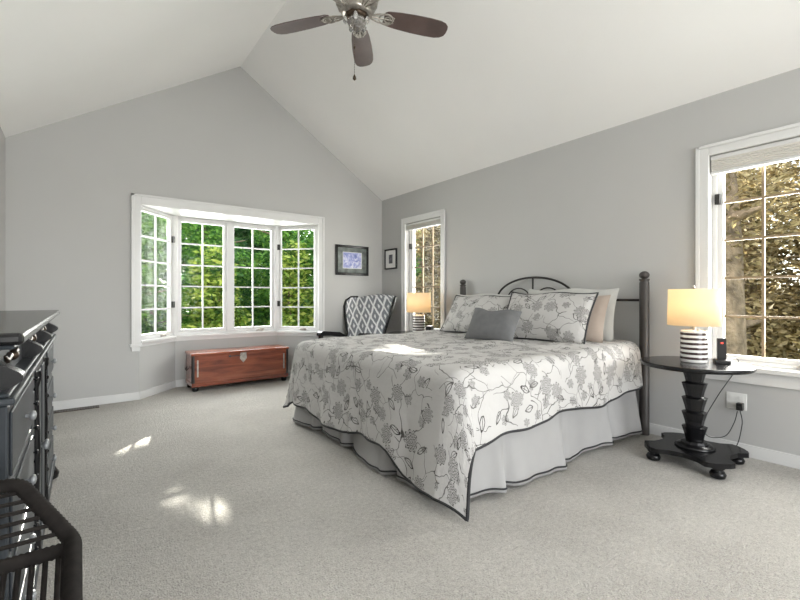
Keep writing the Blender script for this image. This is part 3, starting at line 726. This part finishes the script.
sk = m.build('bed_skirt', 'skirt'); so_ = sk.modifiers.new('thick', 'SOLIDIFY'); so_.thickness = .003
tag(sk, 'white pleated bed skirt with dark hem line reaching the carpet', 'bed skirt')
for nm, t, r, mm in (('dark_hem_trim', .955, .0055, 'piping'),):
    o = MB().tube([skirt_pt(i/500*SL, t, .002) for i in range(501)], r, 6).build(nm, mm, sk)

# comforter
CT = .715; RR = .085
def comf(s, v):
    """s: distance from the head edge towards the foot; v: signed distance from the centre line (- is the near side)"""
    Ls = 3.50-(BX0+.055); hw = (BY1-BY0)/2-.045
    du = max(0, s-Ls); dv = max(0, abs(v)-hw); d = math.hypot(du, dv)
    sx = min(s, Ls); sv = max(-hw, min(hw, v))
    y = BYC+sv; x = 3.50-sx
    headlift = .025*smoothstep(Ls, 0, s)
    top = CT+headlift+.006*math.sin(x*5+y*3)+.005*math.sin(x*11-y*7)+.004*math.sin(y*17+x*3)
    if d < 1e-6: return Vector((x, y, top))
    ux, uy = -du/d, (dv/d)*(1 if v > 0 else -1)
    if d < RR*PI/2: o, dr_ = RR*math.sin(d/RR), RR*(1-math.cos(d/RR))
    else: o, dr_ = RR, RR+(d-RR*PI/2)
    h = max(0, d-.10)
    both = min(1, 2*du*dv/(d*d)) if d > 0 else 0
    along = (y*1.0 if du > dv else x*1.0)
    o += h*((.10 if v < 0 else .06)+.035*math.sin(along*4.4+1.0)+.035*math.sin(along*9.7+.3)+.02*math.sin(along*23))
    o += both*h*(-.03 if v < 0 else .12); y -= both*h*(.15 if v < 0 else 0); x += both*h*(.05 if v < 0 else 0)
    if v < 0 and dr_ > .62: dr_ = .62+(dr_-.62)*.55
    if v > 0 and dr_ > .56: dr_ = .56+(dr_-.56)*.2
    z = top-dr_*(.985)
    return Vector((x+ux*o, y+uy*o, max(z, .018)))
def hang_u(v):   # foot overhang by position across
    y = BYC+v
    return .575+.035*smoothstep(2.6, 2.0, y)+.10*smoothstep(2.02, 1.82, y)+.02*math.sin(y*5.2)+.02*math.sin(y*2.3+1)
def hang_v(x): return .415+.018*math.sin(x*6.2+.5)+.012*math.sin(x*13)-.03*smoothstep(2.9, 3.4, x)
Ls = 3.50-(BX0+.055); hw = (BY1-BY0)/2-.045
def comf_uv(a, b):
    # a along, b across with edges warped to the hem
    v0 = (b*2-1); x = 3.50-a*(Ls)
    v = v0*(hw+hang_v(max(BX0, x)))
    s = a*(Ls+hang_u(v))
    # round the hem corner slightly
    return s, v
m = MB(); uv = grid(m, lambda a, b: (comf(*comf_uv(a, b)), comf_uv(a, b)), 190, 200)
cf = m.build('comforter', 'floral', uv=uv)
sd = cf.modifiers.new('thick', 'SOLIDIFY'); sd.thickness = .012; sd.offset = 0
tag(cf, 'off-white floral comforter with black piped hem spread over the bed', 'comforter')
edge = [comf(*comf_uv(i/200, 0)) for i in range(201)]+[comf(*comf_uv(1, i/260)) for i in range(1, 261)]+[comf(*comf_uv(1-i/200, 1)) for i in range(1, 201)]
MB().tube(edge, .0095, 8).build('piped_hem', 'piping', cf)

# pillows
def pillow(name, loc, rz, lean, W, H, T_, m_, label, pipe=None, group='pillows on the bed', roll=0, scale_uv=1, off=(0, 0)):
    """local x = width, z = height, thickness along y (front is -y); then leans back"""
    R = Matrix.Rotation(-lean, 4, 'X') @ Matrix.Rotation(roll, 4, 'Y')
    def P(u, v, sgn):
        ex = 1-.045*math.cos(v*PI/2)**1-.0; ez = 1-.07*math.cos(u*PI/2)
        th = T_/2*(max(0, (1-abs(u)**2.6))**.55)*(max(0, (1-abs(v)**2.6))**.55)
        th *= 1+.05*math.sin(u*4+v*3+W*9)
        sag = -.012*math.sin(u*PI*1.5+W*5)*(v > 0)*v
        p = Vector((u*W/2*ex, sgn*th, v*H/2*(1-.07*math.cos(u*PI/2))+H/2+sag)); return R @ p
    mm = MB(); n = 28; uvs = []
    f_ = lambda sg: (lambda a, b: (P(math.sin((a-.5)*PI) if 0 else a*2-1, b*2-1, sg), (a*W*scale_uv+off[0], b*H*scale_uv+off[1])))
    uvs += grid(mm, f_(-1), n, n); uvs += grid(mm, f_(1), n, n)
    o = mm.build(name, m_, None, uv=uvs); o.location = loc; o.rotation_euler.z = rz
    tag(o, label, 'pillow', group)
    if pipe:
        E = [P(-1+2*i/30, -1, 0) for i in range(30)]+[P(1, -1+2*i/30, 0) for i in range(30)]+[P(1-2*i/30, 1, 0) for i in range(30)]+[P(-1, 1-2*i/30, 0) for i in range(30)]
        MB().tube(E, .0075, 6, closed=True).build('piping', pipe, o)
    return o
# rz=-PI/2: local x -> -Y, local -y (front) -> -X, lean sends the top towards +X
pz = CT+.034
pillow('pillow', (3.335, 2.05, pz), -PI/2, .22, .86, .44, .13, 'palegrey', 'pale grey pillow, hindmost at the near end of the headboard')
pillow('pillow', (3.30, 2.98, pz), -PI/2, .22, .90, .40, .13, 'palegrey', 'pale grey pillow standing behind the far floral sham')
pillow('pillow', (3.165, 2.02, pz), -PI/2, .34, .80, .40, .12, 'tan', 'tan pillow between the near floral sham and pale grey pillow')
pillow('pillow_sham', (2.97, 2.07, pz-.01), -PI/2+.04, .52, .80, .46, .16, 'floral', 'large floral sham with black piping, nearer of the two', 'piping', off=(.4, .2))
pillow('pillow_sham', (3.02, 2.87, pz-.01), -PI/2-.02, .55, .84, .44, .17, 'floral', 'floral sham half hidden by the grey cushion, farther of the two', 'piping', off=(2.1, 1.3))
pillow('cushion', (2.68, 2.34, pz-.012), -PI/2+.18, .55, .46, .30, .14, 'grey', 'small plain charcoal grey cushion in front of the shams', roll=.03)

# ------------------------------------------------------------------ outdoors
gnd = MB().box(-30, 40, -20, 45, -.9, -.6).build('ground', 'lawn'); struct(gnd)
def P3(px, py, h):
    z = 421*(1.1-h)/(py-297); lat = (px-400)/421*z
    return Vector((lat*.797+z*.604, -lat*.605+z*.796, h))
# sunlit spots the photo shows inside: openings in the canopy let these rays through
GAPS = []
for a, b, n, h, r in (((166, 496), (246, 515), 14, 0, .022), ((80, 458), (180, 424), 16, 0, .026), ((120, 450), (155, 438), 6, 0, .025), 
                      ((380, 356), (415, 343), 6, .72, .036), ((400, 352), (425, 342), 5, .72, .036), ((457, 384), (470, 400), 3, .62, .03)):
    for i in range(n):
        t = i/(n-1); GAPS.append((P3(a[0]+(b[0]-a[0])*t, a[1]+(b[1]-a[1])*t, h), r))
for x, y in ((1.45, 5.45), (1.9, 5.5), (1.7, 5.42)): GAPS.append((Vector((x, y, .44)), .05))
def leaf_mesh(name, m_, parent, lobes, n, size, flat=.4, gaps=True, shell=.55):
    vol = np.array([l[3]*l[4]*l[5] for l in lobes]); pick = rng.choice(len(lobes), n, p=vol/vol.sum())
    L_ = np.array(lobes)[pick]
    d = rng.normal(size=(n, 3)); d /= np.linalg.norm(d, axis=1)[:, None]; rad = shell+(1-shell)*rng.random(n)**.7
    P = L_[:, :3]+d*L_[:, 3:6]*rad[:, None]
    P = P[P[:, 2] > -.55]
    if gaps:
        keep = np.ones(len(P), bool); s = np.array(SUN)
        for g, r in GAPS:
            q = P-np.array(g); al = q @ s; dist = np.linalg.norm(q-al[:, None]*s, axis=1)
            keep &= ~((dist < r+size*.35) & (al > 0))
        P = P[keep]
    n = len(P)
    a = rng.normal(size=(n, 3)); a[:, 2] *= flat; a /= np.linalg.norm(a, axis=1)[:, None]
    b = rng.normal(size=(n, 3)); b -= (b*a).sum(1)[:, None]*a; b /= np.linalg.norm(b, axis=1)[:, None]
    sz = size*(.6+.8*rng.random(n))[:, None]
    V = np.stack([P-a*sz, P+b*sz*.42, P+a*sz, P-b*sz*.42], 1).reshape(-1, 3)
    me = bpy.data.meshes.new(name); me.vertices.add(4*n); me.vertices.foreach_set('co', V.ravel())
    me.loops.add(4*n); me.loops.foreach_set('vertex_index', np.arange(4*n, dtype=np.int32))
    me.polygons.add(n); me.polygons.foreach_set('loop_start', np.arange(0, 4*n, 4, dtype=np.int32))
    me.update(calc_edges=True); me.validate(); me.materials.append(Mt[m_])
    o = bpy.data.objects.new(name, me); C.objects.link(o); o.parent = parent; return o
def tree(name, x, y, h, w_, leaf, n, size, label, group, low=-.5, tr=.12, limbs=7, shell=.5, nl=9):
    t = empty(name, (x, y, -.6), 0, label=label, cat='bush' if 'bush' in name else 'tree', group=group)
    m = MB(); lobes = []
    m.tube([(0, 0, 0), (.04*h/4, .02, h*.35), (-.03, .05, h*.7), (0, 0, h*.93)], [tr*1.25, tr, tr*.6, tr*.15], 12)
    for k in range(limbs):
        a = 2.4*k+x; z = h*(.2+.65*k/limbs); l = w_*.8*(1-.5*k/limbs)
        m.tube([(0, 0, z), (l*.5*math.cos(a), l*.5*math.sin(a), z+.12*l), (l*math.cos(a), l*math.sin(a), z+.2*l)], [tr*.35, tr*.22, tr*.06], 7)
    m.build('trunk', 'bark', t)
    for k in range(nl):
        f = k/(nl-1); z = low+.6+(h-low-.6)*f*.86+.25; wk = w_*(1-.45*f)*(.75+.3*random.random())
        a = random.random()*6.28; o = w_*.35*(1-.6*f)
        lobes.append((x+o*math.cos(a), y+o*math.sin(a), z-.6, wk*.75, wk*.75, h/nl*1.1))
    lf = leaf_mesh('foliage', leaf, t, lobes, n, size, shell=shell); lf.location = (-x, -y, .6)
    return t
for i, (x, y, h, w_, lf, n, sz, lab) in enumerate([
    (.6, 9.3, 4.2, 1.5, 'leaf_green', 26000, .052, 'green tree outside the left side panes of the bay'),
    (2.2, 9.8, 4.8, 1.5, 'leaf_green', 26000, .052, 'green tree outside the second panes of the bay'),
    (3.9, 9.6, 4.6, 1.4, 'leaf_green', 22000, .055, 'green tree outside the third panes of the bay'),
    (5.4, 10.2, 4.6, 1.6, 'leaf_green', 24000, .055, 'green tree outside the right side panes of the bay'),
    (-1.2, 9.6, 4.6, 1.6, 'leaf_dark', 18000, .06, 'dark tree at the far left beyond the bay')]):
    tree('leafy_tree', x, y, h, w_, lf, n, sz, lab, 'garden trees beyond the bay')
for i, (x, y, h, w_, lf, n, sz, lab) in enumerate([
    (.3, 7.6, 1.9, .8, 'leaf_green', 9000, .04, 'low green bush outside the left side of the bay'),
    (1.05, 8.9, 2.6, .8, 'leaf_green', 9000, .05, 'slim green bush behind the low bush outside the left bay panes'),
    (1.8, 7.9, 2.2, .9, 'leaf_yellow', 5500, .065, 'yellow-green bush outside the middle of the bay'),
    (3.3, 7.9, 2.4, .9, 'leaf_yellow', 5500, .065, 'sunlit yellow-green bush outside the right middle panes of the bay'),
    (4.6, 8.3, 2.7, .9, 'leaf_yellow', 5500, .065, 'tall yellow-green bush outside the rightmost bay panes')]):
    tree('garden_bush', x, y, h, w_, lf, n, sz, lab, 'garden bushes beyond the bay', tr=.04, limbs=5, nl=5)
for i, (x, y, h, w_, n) in enumerate([(-1.7, 14.5, 6, 2.0, 9000), (1.2, 14.6, 6.6, 2.2, 16000), (3.4, 13.4, 7.2, 2.1, 20000), (5.2, 15, 6.6, 2.2, 18000), (8.0, 14.5, 5.8, 2.0, 10000)]):
    tree('evergreen_tree', x, y, h, w_, 'leaf_dark', n, .12, 'tall dark evergreen in the row behind the garden trees', 'evergreens behind the garden', tr=.2)
for i, (x, y, h, w_, lf, n, tr, lab) in enumerate([
    (5.75, 1.66, 6.5, .8, 'leaf_olive', 2500, .26, 'thick brown trunked tree close outside the large window'),
    (7.3, 1.75, 6.0, 1.5, 'leaf_olive', 8000, .13, 'olive brown tree behind the thick trunk outside the large window'),
    (7.6, .45, 5.0, 1.4, 'leaf_olive', 7000, .12, 'olive brown tree outside the right part of the large window'),
    (10., 2.6, 4.6, 2.2, 'leaf_olive', 9000, .2, 'wide olive brown tree far outside the large window'),
    (10., -.6, 4.6, 2.2, 'leaf_olive', 9000, .2, 'farther olive tree beyond the right edge of the large window'),
    (5.9, 6.6, 5.5, 1.1, 'leaf_olive', 7000, .16, 'olive tree outside the narrow corner window'),
    (7.4, 8.8, 6.0, 1.8, 'leaf_green', 9000, .16, 'green tree behind the olive tree outside the corner window')]):
    tree('garden_tree', x, y, h, w_, lf, n*3 if i else 5000, .05 if i else .04, lab, 'trees beside the right wall', tr=tr, low=1.6 if i == 0 else -.5)
